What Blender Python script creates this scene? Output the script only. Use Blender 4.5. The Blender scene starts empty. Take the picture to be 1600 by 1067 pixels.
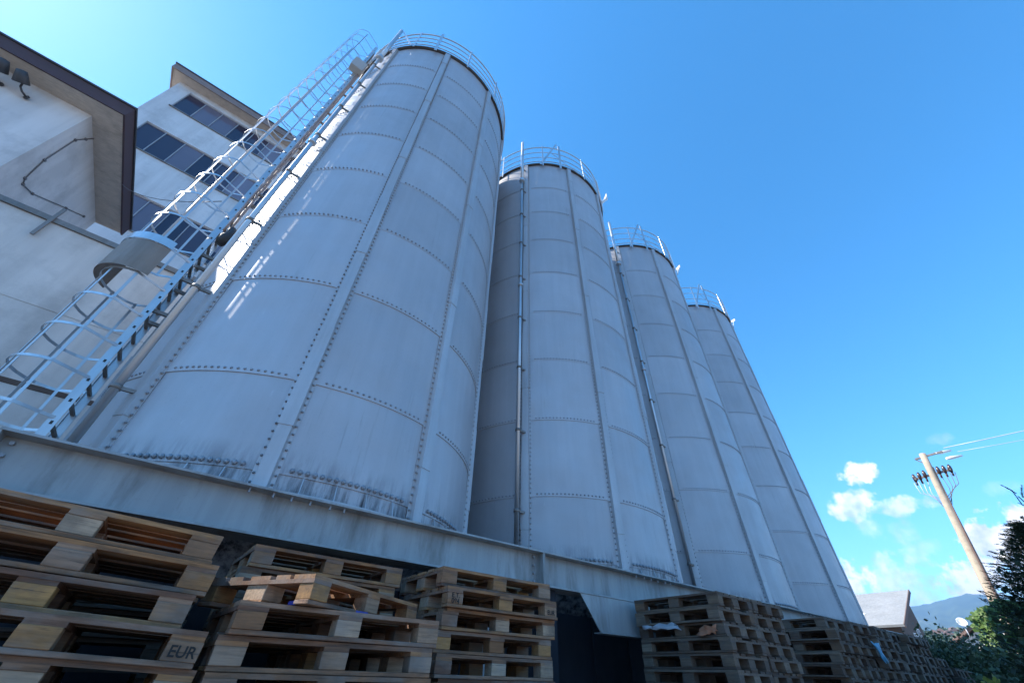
import bpy, bmesh, math, random
from mathutils import Vector, Matrix, Euler
R = math.radians
sin, cos, pi = math.sin, math.cos, math.pi
rnd = random.Random(7)
sc = bpy.context.scene

# ------------------------------------------------------------------ camera
# Lengths in metres, origin at the lens; the row of silos runs along +X, the silos stand towards +Y, ground at z = -1.5.
GROUND = -1.5
pitch, roll, yaw = 0.704513, 0.03218965, 0.64413455
fwd = Vector((sin(yaw)*cos(pitch), cos(yaw)*cos(pitch), sin(pitch)))
rgt = Vector((cos(yaw), -sin(yaw), 0)); upv = rgt.cross(fwd)
r2 = cos(roll)*rgt + sin(roll)*upv; u2 = -sin(roll)*rgt + cos(roll)*upv
cam_d = bpy.data.cameras.new('camera'); cam = bpy.data.objects.new('camera', cam_d)
sc.collection.objects.link(cam); sc.camera = cam
cam_d.lens = 13.926; cam_d.sensor_width = 36; cam_d.clip_start = 0.05; cam_d.clip_end = 20000
cam.matrix_world = Matrix(((r2.x, u2.x, -fwd.x, 0), (r2.y, u2.y, -fwd.y, 0), (r2.z, u2.z, -fwd.z, 0), (0, 0, 0, 1)))

# ------------------------------------------------------------------ light
SUN_AZ, SUN_EL = -56.0, 44.5          # azimuth from +Y towards +X
EXPOSURE = 1.58
SKY = 0.15
SUN = 3.6
sundir = Vector((sin(R(SUN_AZ))*cos(R(SUN_EL)), cos(R(SUN_AZ))*cos(R(SUN_EL)), sin(R(SUN_EL))))
ld = bpy.data.lights.new('sun', 'SUN'); ld.energy = SUN; ld.angle = R(0.5); ld.color = (1.0, 0.94, 0.85)
sun = bpy.data.objects.new('sun', ld); sc.collection.objects.link(sun)
sun.rotation_euler = sundir.to_track_quat('Z', 'Y').to_euler()
sc.view_settings.view_transform = 'Standard'; sc.view_settings.look = 'None'
sc.view_settings.exposure = EXPOSURE; sc.view_settings.gamma = 1.0; sc.view_settings.use_curve_mapping = False

def build_world():
    w = bpy.data.worlds.new('World'); sc.world = w; w.use_nodes = True
    nt = w.node_tree; N = nt.nodes; L = nt.links
    bg = N['Background']; bg.inputs['Strength'].default_value = SKY
    sky = N.new('ShaderNodeTexSky'); sky.sky_type = 'NISHITA'; sky.sun_disc = False
    sky.sun_elevation = R(SUN_EL); sky.sun_rotation = R(SUN_AZ)
    sky.altitude = 900; sky.air_density = 0.8; sky.dust_density = 0.2; sky.ozone_density = 1.6
    tc = N.new('ShaderNodeTexCoord'); d = tc.outputs['Generated']
    no = N.new('ShaderNodeTexNoise'); no.inputs['Scale'].default_value = 30; no.inputs['Detail'].default_value = 9; no.inputs['Roughness'].default_value = 0.62
    L.new(d, no.inputs['Vector'])
    def math_(op, a, b=None, c=None, clamp=False):
        m = N.new('ShaderNodeMath'); m.operation = op; m.use_clamp = clamp
        for i, v in enumerate((a, b, c)):
            if v is None: continue
            if isinstance(v, (int, float)): m.inputs[i].default_value = v
            else: L.new(v, m.inputs[i])
        return m.outputs[0]
    def dot(v):
        m = N.new('ShaderNodeVectorMath'); m.operation = 'DOT_PRODUCT'; L.new(d, m.inputs[0]); m.inputs[1].default_value = v
        return m.outputs['Value']
    nz = math_('SUBTRACT', no.outputs['Fac'], 0.5)
    # azimuth, elevation, half width, half height (degrees), density, edge softness
    clouds = [(79.6, 17.6, 1.9, 0.95, 0.92, 1.9), (77.7, 14.9, 1.9, 1.35, 0.75, 1.7), (81.6, 14.1, 3.0, 0.85, 0.62, 1.7), (78.4, 12.5, 1.2, 0.9, 0.4, 1.2),
              (80.2, 11.9, 1.5, 1.0, 0.45, 1.2), (81.4, 10.3, 1.4, 0.7, 0.35, 1.2), (75.3, 8.4, 1.5, 1.7, 1.0, 2.4), (78.4, 8.0, 3.8, 2.1, 0.7, 1.4),
              (86.8, 9.0, 3.2, 2.7, 1.0, 2.8), (84.4, 8.4, 2.6, 2.0, 1.0, 2.6), (82.6, 7.3, 3.0, 1.5, 0.95, 2.2), (79.5, 6.4, 5.0, 1.3, 0.75, 1.3), (87.2, 19.1, 1.0, 0.6, 0.22, 1.2),
              (88.6, 11.0, 2.6, 2.0, 1.0, 2.8), (88.9, 14.0, 1.5, 0.6, 0.22, 1.2), (96, 9, 6, 3.5, 0.9, 2.0), (112, 12, 9, 3.0, 0.8, 2.0), (-100, 14, 12, 3, 0.5, 1.5), (150, 16, 14, 4, 0.7, 2.0), (-150, 12, 14, 4, 0.6, 2.0)]
    total = None
    for az, el, hw, hh, den, soft in clouds:
        a, e = R(az), R(el)
        t = (cos(a), -sin(a), 0); b = (-sin(a)*sin(e), -cos(a)*sin(e), cos(e)); c = (sin(a)*cos(e), cos(a)*cos(e), sin(e))
        u = math_('DIVIDE', dot(t), R(hw)); v = math_('DIVIDE', dot(b), R(hh))
        rr = math_('ADD', math_('MULTIPLY', u, u), math_('MULTIPLY', v, v))
        m = math_('ADD', math_('SUBTRACT', 1.1, rr), math_('MULTIPLY', nz, 6.5))
        m = math_('MULTIPLY', m, 0.55*soft, clamp=True)
        m = math_('MULTIPLY', m, math_('GREATER_THAN', dot(c), 0.5))
        m = math_('MULTIPLY', m, den)
        total = m if total is None else math_('MAXIMUM', total, m)
    n2 = N.new('ShaderNodeTexNoise'); n2.inputs['Scale'].default_value = 34; n2.inputs['Detail'].default_value = 7; L.new(d, n2.inputs['Vector'])
    cr = N.new('ShaderNodeValToRGB'); cr.color_ramp.elements[0].position = 0.38; cr.color_ramp.elements[0].color = (2.1, 2.35, 2.8, 1)
    cr.color_ramp.elements[1].position = 0.58; cr.color_ramp.elements[1].color = (4.2, 4.1, 4.0, 1); L.new(n2.outputs['Fac'], cr.inputs['Fac'])
    mx = N.new('ShaderNodeMix'); mx.data_type = 'RGBA'; L.new(total, mx.inputs['Factor'])
    hs = N.new('ShaderNodeHueSaturation'); hs.inputs['Hue'].default_value = 0.491; hs.inputs['Saturation'].default_value = 1.33; L.new(sky.outputs['Color'], hs.inputs['Color'])
    L.new(hs.outputs['Color'], [q for q in mx.inputs if q.name == 'A' and q.type == 'RGBA'][0]); L.new(cr.outputs['Color'], [q for q in mx.inputs if q.name == 'B' and q.type == 'RGBA'][0])
    L.new([q for q in mx.outputs if q.type == 'RGBA'][0], bg.inputs['Color'])
build_world()

# ------------------------------------------------------------------ materials
MAT = {}
class NB:
    """small node-graph helper"""
    def __init__(s, name):
        s.m = bpy.data.materials.new(name); s.m.use_nodes = True; MAT[name] = s.m
        s.N = s.m.node_tree.nodes; s.L = s.m.node_tree.links; s.b = s.N['Principled BSDF']
    def set(s, **k):
        for a, v in k.items():
            i = s.b.inputs[a.replace('_', ' ')]
            if hasattr(v, 'links'): s.L.new(v, i)
            else: i.default_value = (*v, 1) if isinstance(v, tuple) and len(v) == 3 else v
        return s
    def coord(s, scale=(1, 1, 1), rand=True, kind='Object'):
        tc = s.N.new('ShaderNodeTexCoord'); o = tc.outputs[kind]
        if rand:
            oi = s.N.new('ShaderNodeObjectInfo'); mu = s.N.new('ShaderNodeMath'); mu.operation = 'MULTIPLY'; mu.inputs[1].default_value = 57.3
            s.L.new(oi.outputs['Random'], mu.inputs[0])
            ad = s.N.new('ShaderNodeVectorMath'); ad.operation = 'ADD'; s.L.new(o, ad.inputs[0]); s.L.new(mu.outputs[0], ad.inputs[1]); o = ad.outputs[0]
        mp = s.N.new('ShaderNodeMapping'); mp.inputs['Scale'].default_value = scale; s.L.new(o, mp.inputs['Vector'])
        return mp.outputs[0]
    def noise(s, vec, scale, detail=4, rough=0.55):
        n = s.N.new('ShaderNodeTexNoise'); n.inputs['Scale'].default_value = scale; n.inputs['Detail'].default_value = detail; n.inputs['Roughness'].default_value = rough
        s.L.new(vec, n.inputs['Vector']); return n.outputs['Fac']
    def ramp(s, fac, stops):
        c = s.N.new('ShaderNodeValToRGB'); e = c.color_ramp.elements
        while len(e) < len(stops): e.new(0.5)
        for i, (p, col) in enumerate(stops):
            e[i].position = p
            e[i].color = (col, col, col, 1) if isinstance(col, (int, float)) else (*col, 1)
        s.L.new(fac, c.inputs['Fac']); return c.outputs['Color']
    def mix(s, fac, a, b, mode='MIX'):
        m = s.N.new('ShaderNodeMix'); m.data_type = 'RGBA'; m.blend_type = mode
        for n, v in (('Factor', fac), ('A', a), ('B', b)):
            i = m.inputs[n] if n == 'Factor' else [q for q in m.inputs if q.name == n and q.type == 'RGBA'][0]
            if hasattr(v, 'links'): s.L.new(v, i)
            else: i.default_value = v if isinstance(v, (int, float)) else (*v, 1)
        return [q for q in m.outputs if q.type == 'RGBA'][0]
    def bump(s, h, strength=0.3, dist=0.01):
        b = s.N.new('ShaderNodeBump'); b.inputs['Strength'].default_value = strength; b.inputs['Distance'].default_value = dist
        s.L.new(h, b.inputs['Height']); s.L.new(b.outputs[0], s.b.inputs['Normal'])
    def op(s, o, a, b, clamp=False):
        m = s.N.new('ShaderNodeMath'); m.operation = o; m.use_clamp = clamp
        for i, v in enumerate((a, b)):
            if hasattr(v, 'links'): s.L.new(v, m.inputs[i])
            else: m.inputs[i].default_value = v
        return m.outputs[0]
    def z(s):
        tc = s.N.new('ShaderNodeTexCoord'); sp = s.N.new('ShaderNodeSeparateXYZ'); s.L.new(tc.outputs['Object'], sp.inputs[0]); return sp.outputs['Z']

def metal_paint(name, a, b, met=0.25, rough=0.5, grime=0.0, skirt=False, bump=0.12, streak=0.86, panels=False):
    n = NB(name); v = n.coord(); vs = n.coord((3.0, 3.0, 0.16))
    c = n.ramp(n.noise(v, 0.9, 5), [(0.3, a), (0.7, b)])
    st = n.ramp(n.noise(vs, 2.2, 6, 0.6), [(0.42, streak), (0.62, 1.0)])
    c = n.mix(1.0, c, st, 'MULTIPLY')
    sp = n.ramp(n.noise(v, 34, 3), [(0.25, 0.8), (0.4, 1.0)])
    c = n.mix(0.4, c, sp, 'MULTIPLY')
    if panels:     # every sheet has its own tone, with faint runs below the bolts
        ge = n.N.new('ShaderNodeNewGeometry'); c = n.mix(1.0, c, n.ramp(ge.outputs['Random Per Island'], [(0.0, 0.92), (0.5, 0.99), (1.0, 1.04)]), 'MULTIPLY')
        run = n.ramp(n.noise(n.coord((9, 9, 0.35)), 2.6, 5, 0.6), [(0.6, 0.0), (0.74, 0.3)])
        blot = n.ramp(n.noise(v, 0.55, 4), [(0.45, 0.0), (0.62, 1.0)]); c = n.mix(n.op('MULTIPLY', run, blot, True), c, (0.17, 0.14, 0.12))
        wh = n.ramp(n.noise(n.coord((5, 5, 1.2)), 2.3, 6, 0.7), [(0.66, 0.0), (0.72, 0.3)]); c = n.mix(wh, c, (0.6, 0.6, 0.6))
    if skirt:      # grime that has run down over the foot of the tank
        zz = n.z(); near = n.op('SUBTRACT', 1.0, n.op('MULTIPLY', zz, 2.1), True)
        gs = n.ramp(n.noise(n.coord((5, 5, 0.9)), 2.0, 6, 0.7), [(0.42, 0.0), (0.62, 0.95)])
        c = n.mix(n.op('MULTIPLY', near, gs, True), c, (0.03, 0.03, 0.035))
    if grime:
        gs = n.ramp(n.noise(n.coord((2.2, 2.2, 0.5)), 1.8, 6, 0.65), [(0.5, 0.0), (0.75, grime)])
        c = n.mix(gs, c, (0.10, 0.08, 0.06))
    n.set(Base_Color=c, Metallic=met, Roughness=n.ramp(n.noise(v, 2.5, 4), [(0.3, rough-0.07), (0.7, rough+0.1)]))
    n.bump(n.noise(v, 1.1, 3), bump, 0.05)
    return n.m
metal_paint('silo_metal', (0.42, 0.41, 0.42), (0.48, 0.47, 0.48), 0.28, 0.47, skirt=True, streak=0.95, bump=0.25, panels=True)
metal_paint('cover_metal', (0.43, 0.43, 0.44), (0.495, 0.495, 0.505), 0.28, 0.44, streak=0.9, grime=0.15)
metal_paint('bolt_metal', (0.27, 0.28, 0.30), (0.36, 0.37, 0.39), 0.5, 0.5)
metal_paint('galvanised', (0.52, 0.54, 0.56), (0.66, 0.67, 0.68), 0.75, 0.36, bump=0.03)
metal_paint('dull_steel', (0.20, 0.18, 0.16), (0.30, 0.27, 0.25), 0.4, 0.55, grime=0.6)
metal_paint('brown_plate', (0.26, 0.20, 0.16), (0.34, 0.27, 0.22), 0.2, 0.6, grime=0.4)
metal_paint('beam_paint', (0.32, 0.335, 0.335), (0.38, 0.39, 0.385), 0.1, 0.5, grime=0.75)
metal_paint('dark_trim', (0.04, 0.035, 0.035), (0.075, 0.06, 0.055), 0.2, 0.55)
metal_paint('shade_black', (0.010, 0.011, 0.016), (0.018, 0.019, 0.027), 0.0, 0.85)  # near-black colour that stands for the deep shade under the silos
metal_paint('roof_sheet', (0.27, 0.27, 0.26), (0.34, 0.335, 0.32), 0.1, 0.6)

def plaster(name, a, b):
    n = NB(name); v = n.coord(rand=False)
    c = n.ramp(n.noise(v, 0.35, 6, 0.6), [(0.3, a), (0.7, b)])
    st = n.ramp(n.noise(n.coord((1.2, 1.2, 0.12), False), 1.5, 6, 0.6), [(0.36, 0.80), (0.6, 1.0)])
    bl = n.ramp(n.noise(v, 0.9, 7, 0.7), [(0.36, 0.84), (0.5, 1.0)])
    c = n.mix(1.0, c, bl, 'MULTIPLY')
    n.set(Base_Color=n.mix(1.0, c, st, 'MULTIPLY'), Roughness=0.85)
    n.bump(n.noise(v, 40, 4), 0.15, 0.01)
plaster('cream_plaster', (0.62, 0.575, 0.53), (0.72, 0.675, 0.63))
plaster('white_plaster', (0.69, 0.66, 0.64), (0.77, 0.74, 0.72))
plaster('grey_plaster', (0.42, 0.41, 0.40), (0.5, 0.49, 0.47))
plaster('concrete', (0.10, 0.095, 0.09), (0.15, 0.14, 0.13))

def wood(name, stops, dark=0.55, island=True):
    n = NB(name)
    oi = n.N.new('ShaderNodeObjectInfo'); ge = n.N.new('ShaderNodeNewGeometry')
    f = n.op('FRACT', n.op('ADD', n.op('MULTIPLY', oi.outputs['Random'], 7.31), n.op('MULTIPLY', ge.outputs['Random Per Island'], 0.55 if island else 0.0)), 0.0)
    c = n.ramp(f, stops)
    g = n.noise(n.coord((2.0, 26, 26)), 2.4, 6, 0.65)
    c = n.mix(1.0, c, n.ramp(g, [(0.3, dark), (0.62, 1.05)]), 'MULTIPLY')
    st = n.noise(n.coord((1, 1, 1)), 3.3, 5, 0.6)
    c = n.mix(n.ramp(st, [(0.46, 0.0), (0.68, 0.7 if 'pallet' in name or 'block' in name or 'old' in name else 0.25)]), c, (0.07, 0.055, 0.045))
    if name.endswith(('pallet_wood', 'block_wood', 'old_wood')):
      cr = n.noise(n.coord((1.2, 40, 40)), 3.0, 4, 0.7); c = n.mix(n.ramp(cr, [(0.62, 0.0), (0.68, 0.75)]), c, (0.03, 0.022, 0.018))
      gw = n.noise(n.coord((1.5, 3, 3)), 1.3, 5, 0.6); c = n.mix(n.ramp(gw, [(0.5, 0.0), (0.66, 0.55)]), c, (0.24, 0.21, 0.18) if name in ('pallet_wood', 'block_wood') else (0.11, 0.095, 0.08))
    n.set(Base_Color=c, Roughness=0.8); n.bump(g, 0.35, 0.004)
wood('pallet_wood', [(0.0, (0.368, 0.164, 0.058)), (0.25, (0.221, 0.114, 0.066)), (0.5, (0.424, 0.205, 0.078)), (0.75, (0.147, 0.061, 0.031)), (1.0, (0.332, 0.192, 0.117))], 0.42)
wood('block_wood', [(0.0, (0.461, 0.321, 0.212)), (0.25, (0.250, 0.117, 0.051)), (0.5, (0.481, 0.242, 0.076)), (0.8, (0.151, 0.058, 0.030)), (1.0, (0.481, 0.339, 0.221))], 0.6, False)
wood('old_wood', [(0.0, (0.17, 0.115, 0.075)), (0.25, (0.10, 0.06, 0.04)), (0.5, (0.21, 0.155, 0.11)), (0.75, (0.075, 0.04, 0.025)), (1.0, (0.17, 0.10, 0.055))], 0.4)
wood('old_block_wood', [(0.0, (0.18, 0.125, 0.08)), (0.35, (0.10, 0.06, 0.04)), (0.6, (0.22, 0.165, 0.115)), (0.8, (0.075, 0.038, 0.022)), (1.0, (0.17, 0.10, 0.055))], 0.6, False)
wood('soffit_wood', [(0.0, (0.62, 0.52, 0.43)), (1.0, (0.56, 0.47, 0.39))], 0.72, False)
wood('fascia_wood', [(0.0, (0.09, 0.05, 0.055)), (1.0, (0.08, 0.045, 0.05))], 0.8, False)
wood('pale_fascia_wood', [(0.0, (0.30, 0.22, 0.19)), (1.0, (0.26, 0.19, 0.17))], 0.75, False)
wood('barn_wood', [(0.0, (0.13, 0.085, 0.065)), (1.0, (0.10, 0.065, 0.05))], 0.6, False)
wood('pole_wood', [(0.0, (0.50, 0.40, 0.29)), (1.0, (0.46, 0.37, 0.27))], 0.7, False)
wood('bark', [(0.0, (0.10, 0.075, 0.055)), (1.0, (0.08, 0.06, 0.045))], 0.6, False)

def plain(name, col, rough=0.5, met=0.0, spec=None):
    n = NB(name); v = n.coord()
    c = n.mix(1.0, col, n.ramp(n.noise(v, 6, 4), [(0.3, 0.88), (0.7, 1.0)]), 'MULTIPLY')
    n.set(Base_Color=c, Roughness=rough, Metallic=met)
    if spec is not None: n.b.inputs['Specular IOR Level'].default_value = spec
    return n
plain('stamp_ink', (0.02, 0.018, 0.016), 0.8)
plain('cable_black', (0.03, 0.03, 0.03), 0.6)
plain('cable_grey', (0.16, 0.15, 0.15), 0.6)
plain('hose', (0.36, 0.27, 0.24), 0.6)
plain('lamp_housing', (0.05, 0.05, 0.055), 0.45)
plain('insulator', (0.05, 0.025, 0.02), 0.25)
plain('mullion', (0.42, 0.42, 0.44), 0.5)
plain('white_paint', (0.78, 0.77, 0.74), 0.5)
plain('film', (0.40, 0.42, 0.45), 0.3)
plain('blue_plastic', (0.03, 0.05, 0.30), 0.4)
plain('light_blue', (0.10, 0.36, 0.55), 0.45)
plain('cardboard', (0.36, 0.15, 0.08), 0.8)
plain('wire', (0.55, 0.55, 0.56), 0.5, 0.3)
plain('roof_tile', (0.16, 0.10, 0.08), 0.8)
def glass():
    n = NB('dark_glass'); oi = n.N.new('ShaderNodeNewGeometry')
    c = n.ramp(oi.outputs['Random Per Island'], [(0.0, (0.022, 0.020, 0.040)), (0.7, (0.045, 0.038, 0.065)), (0.86, (0.08, 0.07, 0.10)), (1.0, (0.24, 0.22, 0.27))])  # palest tones paint reflections and blinds into the panes
    n.set(Base_Color=c, Roughness=0.12); n.b.inputs['Specular IOR Level'].default_value = 0.6
    n.bump(n.noise(n.coord(rand=False), 0.8, 2), 0.04, 0.1)
glass()
def leaf(name, a, b, trans=0.25):
    n = NB(name); ge = n.N.new('ShaderNodeNewGeometry')
    c = n.ramp(ge.outputs['Random Per Island'], [(0.0, a), (1.0, b)])
    n.set(Base_Color=c, Roughness=0.55)
    t = n.N.new('ShaderNodeBsdfTranslucent'); n.L.new(c, t.inputs['Color'])
    mx = n.N.new('ShaderNodeMixShader'); mx.inputs[0].default_value = trans
    n.L.new(n.b.outputs[0], mx.inputs[1]); n.L.new(t.outputs[0], mx.inputs[2]); n.L.new(mx.outputs[0], n.N['Material Output'].inputs['Surface'])
leaf('conifer_leaf', (0.022, 0.042, 0.024), (0.055, 0.085, 0.042), 0.1)
leaf('bush_leaf', (0.04, 0.065, 0.032), (0.095, 0.13, 0.055), 0.2)
leaf('ivy_leaf', (0.07, 0.14, 0.03), (0.15, 0.23, 0.06), 0.3)
leaf('far_leaf', (0.04, 0.07, 0.03), (0.08, 0.11, 0.05), 0.1)
leaf('yellow_leaf', (0.30, 0.32, 0.06), (0.42, 0.40, 0.10), 0.3)
def ground_mat():
    n = NB('asphalt'); v = n.coord(rand=False)
    c = n.ramp(n.noise(v, 0.2, 6), [(0.3, (0.20, 0.193, 0.18)), (0.7, (0.28, 0.27, 0.25))])
    n.set(Base_Color=n.mix(0.5, c, n.ramp(n.noise(v, 60, 3), [(0.3, 0.6), (0.7, 1.0)]), 'MULTIPLY'), Roughness=0.9)
    n.bump(n.noise(v, 90, 3), 0.3, 0.01)
    n = NB('mountain_forest'); v = n.coord((0.01, 0.01, 0.01), False)
    n.set(Base_Color=n.ramp(n.noise(v, 0.9, 8, 0.65), [(0.35, (0.035, 0.06, 0.03)), (0.62, (0.07, 0.10, 0.045)), (0.72, (0.16, 0.16, 0.10))]), Roughness=0.95)
    n = NB('meadow'); v = n.coord((0.05, 0.05, 0.05), False)
    n.set(Base_Color=n.ramp(n.noise(v, 0.9, 8, 0.65), [(0.35, (0.06, 0.09, 0.03)), (0.6, (0.12, 0.15, 0.06))]), Roughness=0.95)
ground_mat()

# ------------------------------------------------------------------ mesh helpers
class MB:
    def __init__(s): s.v = []; s.f = []; s.sm = []
    def add(s, vs, fs, smooth=False):
        o = len(s.v); s.v += [tuple(p) for p in vs]; s.f += [tuple(i+o for i in f) for f in fs]; s.sm += [smooth]*len(fs)
    def box(s, c, size, rot=None, jit=0.0):
        hx, hy, hz = size[0]/2, size[1]/2, size[2]/2
        P = [Vector((x*hx, y*hy, z*hz)) for z in (-1, 1) for y in (-1, 1) for x in (-1, 1)]
        if jit: P = [p + Vector((rnd.uniform(-jit, jit), rnd.uniform(-jit, jit), rnd.uniform(-jit, jit))) for p in P]
        if rot is not None: P = [rot @ p for p in P]
        c = Vector(c)
        s.add([p+c for p in P], [(0, 2, 3, 1), (4, 5, 7, 6), (0, 1, 5, 4), (2, 6, 7, 3), (0, 4, 6, 2), (1, 3, 7, 5)])
    def bx(s, x0, x1, y0, y1, z0, z1, jit=0.0): s.box(((x0+x1)/2, (y0+y1)/2, (z0+z1)/2), (x1-x0, y1-y0, z1-z0), None, jit)
    def bar(s, a, b, w, h, up=(0, 0, 1)):
        a, b = Vector(a), Vector(b); d = (b-a); ln = d.length; d = d/ln; up = Vector(up)
        if abs(d.dot(up)) > 0.99: up = Vector((0, 1, 0)) if abs(d.y) < 0.9 else Vector((1, 0, 0))
        y = up.cross(d).normalized(); z = d.cross(y)
        s.box((a+b)/2, (ln, w, h), Matrix((d, y, z)).transposed())
    def tube(s, pts, r, n=8, caps=True, smooth=True):
        pts = [Vector(p) for p in pts]; rs = r if isinstance(r, (list, tuple)) else [r]*len(pts)
        vs = []; prev = None
        for i, p in enumerate(pts):
            d = (pts[min(i+1, len(pts)-1)] - pts[max(i-1, 0)]).normalized()
            if prev is None:
                u = Vector((0, 0, 1)) if abs(d.z) < 0.9 else Vector((1, 0, 0)); u = (u - d*u.dot(d)).normalized()
            else: u = (prev - d*prev.dot(d)).normalized()
            prev = u; w = d.cross(u)
            vs += [p + (u*cos(2*pi*k/n) + w*sin(2*pi*k/n))*rs[i] for k in range(n)]
        fs = [(i*n+k, i*n+(k+1) % n, (i+1)*n+(k+1) % n, (i+1)*n+k) for i in range(len(pts)-1) for k in range(n)]
        s.add(vs, fs, smooth)
        if caps: o = len(s.v)-len(vs); s.f += [tuple(o+k for k in reversed(range(n))), tuple(o+(len(pts)-1)*n+k for k in range(n))]; s.sm += [False]*2
    def ribbon(s, pts, nrm, w, t):
        """flat strip along pts: width w across the path in the plane of up, thickness t along nrm"""
        vs = []
        for p, nn in zip(pts, nrm):
            p = Vector(p); nn = Vector(nn)
            for a, b in ((-1, -1), (1, -1), (1, 1), (-1, 1)): vs.append(p + Vector((0, 0, 1))*a*w/2 + nn*b*t/2)
        k = len(pts)
        fs = [(i*4+j, i*4+(j+1) % 4, (i+1)*4+(j+1) % 4, (i+1)*4+j) for i in range(k-1) for j in range(4)]
        fs += [(3, 2, 1, 0), tuple((k-1)*4+j for j in range(4))]
        s.add(vs, fs)
    def lathe(s, prof, n=64, a0=0, a1=2*pi, smooth=True):
        full = abs(a1-a0-2*pi) < 1e-6; m = n if full else n+1
        vs = [(r*sin(a0+(a1-a0)*k/n), -r*cos(a0+(a1-a0)*k/n), z) for r, z in prof for k in range(m)]
        fs = []
        for i in range(len(prof)-1):
            for k in range(n):
                k2 = (k+1) % m
                fs.append((i*m+k, i*m+k2, (i+1)*m+k2, (i+1)*m+k))  # outward when the profile runs upward
        s.add(vs, fs, smooth)
    def build(s, name, mat, parent=None, loc=(0, 0, 0), fix=False):
        me = bpy.data.meshes.new(name); me.from_pydata(s.v, [], s.f); me.polygons.foreach_set('use_smooth', s.sm)
        for mm in (mat if isinstance(mat, (list, tuple)) else [mat]): me.materials.append(MAT[mm])
        if fix:
            bm = bmesh.new(); bm.from_mesh(me); bmesh.ops.recalc_face_normals(bm, faces=bm.faces); bm.to_mesh(me); bm.free()
        me.update()
        return link(name, me, parent, loc)
def link(name, me, parent=None, loc=(0, 0, 0), rot=None):
    o = bpy.data.objects.new(name, me); sc.collection.objects.link(o); o.location = loc
    if rot is not None: o.rotation_euler = rot
    if parent is not None: o.parent = parent
    return o
def tag(o, label=None, cat=None, group=None, kind=None):
    if label: o['label'] = label
    if cat: o['category'] = cat
    if group: o['group'] = group
    if kind: o['kind'] = kind
    return o
def thing(name, label, cat, loc=(0, 0, 0), rz=0, group=None):
    o = bpy.data.objects.new(name, None); sc.collection.objects.link(o); o.location = loc; o.rotation_euler = (0, 0, rz); o.empty_display_size = 0.2
    return tag(o, label, cat, group)
KIDS = {}
def kids(o):
    return KIDS.get(o.name, [])
def copy_tree(o, parent=None):
    c = o.copy(); sc.collection.objects.link(c)
    if parent is not None: c.parent = parent
    for ch in list(o.children): copy_tree(ch, c)
    return c

# ------------------------------------------------------------------ the setting
def setting():
    m = MB(); n = 40; S = 9000
    m.add([(-S, -S, GROUND), (S, -S, GROUND), (S, S, GROUND), (-S, S, GROUND)], [(0, 1, 2, 3)])
    tag(m.build('ground', 'asphalt'), kind='structure')
    m = MB(); m.bx(-6, 17.5, 2.3, 9.4, GROUND-0.1, -0.300); tag(m.build('pavement', 'concrete'), kind='structure')
    # wooded mountain far behind, ridge measured by direction
    prof = [(60, 3.2), (66, 4.4), (70, 5.0), (74, 5.6), (77, 5.95), (78.6, 6.1), (79.6, 6.2), (80.4, 6.38), (80.9, 6.5), (81.6, 6.66), (82.4, 6.74), (83.0, 6.66), (83.5, 6.56), (85, 6.3), (88, 5.9), (92, 5.0), (97, 4.2), (104, 3.0), (112, 2.0), (125, 0.8)]
    def ridge(az):
        for (a, e), (b, g) in zip(prof, prof[1:]):
            if a <= az <= b: return e + (g-e)*(az-a)/(b-a)
        return 0.5
    m = MB(); D0, D1, nr, na = 1500, 3800, 14, 160
    vs = []
    for j in range(nr+8):
        for i in range(na+1):
            az = 60 + 65*i/na; H = math.tan(R(ridge(az)))*D1
            if j <= nr:
                t = j/nr; d = D0 + (D1-D0)*t; h = H*(t**1.35)
            else:
                t = (j-nr)/7; d = D1 + 2500*t; h = H*(1-t**1.5)
            w = 1-abs(2*min(j/nr, 1)-1) if j <= nr else 0.4
            h += w*18*(sin(i*0.71+j*1.3)+sin(i*1.9-j*0.8)) + (rnd.uniform(-5, 5))
            vs.append((d*sin(R(az)), d*cos(R(az)), GROUND-4 + max(h, 0)))
    W = na+1
    m.add(vs, [(j*W+i, j*W+i+1, (j+1)*W+i+1, (j+1)*W+i) for j in range(nr+7) for i in range(na)], True)
    tag(m.build('mountain', 'mountain_forest', fix=True), kind='structure')
    # foothill that carries the village
    m = MB(); vs = []; nj = 10
    for j in range(nj+1):
        for i in range(61):
            az = 68 + 30*i/60; t = j/nj; d = 160 + 420*t
            vs.append((d*sin(R(az)), d*cos(R(az)), GROUND-0.3 + math.tan(R(3.9))*580*t**1.2*(0.93+0.07*sin(i*0.9)) if j < nj else GROUND))
    m.add(vs, [(j*61+i, j*61+i+1, (j+1)*61+i+1, (j+1)*61+i) for j in range(nj) for i in range(60)], True)
    tag(m.build('hill', 'meadow', fix=True), kind='structure')
setting()

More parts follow.
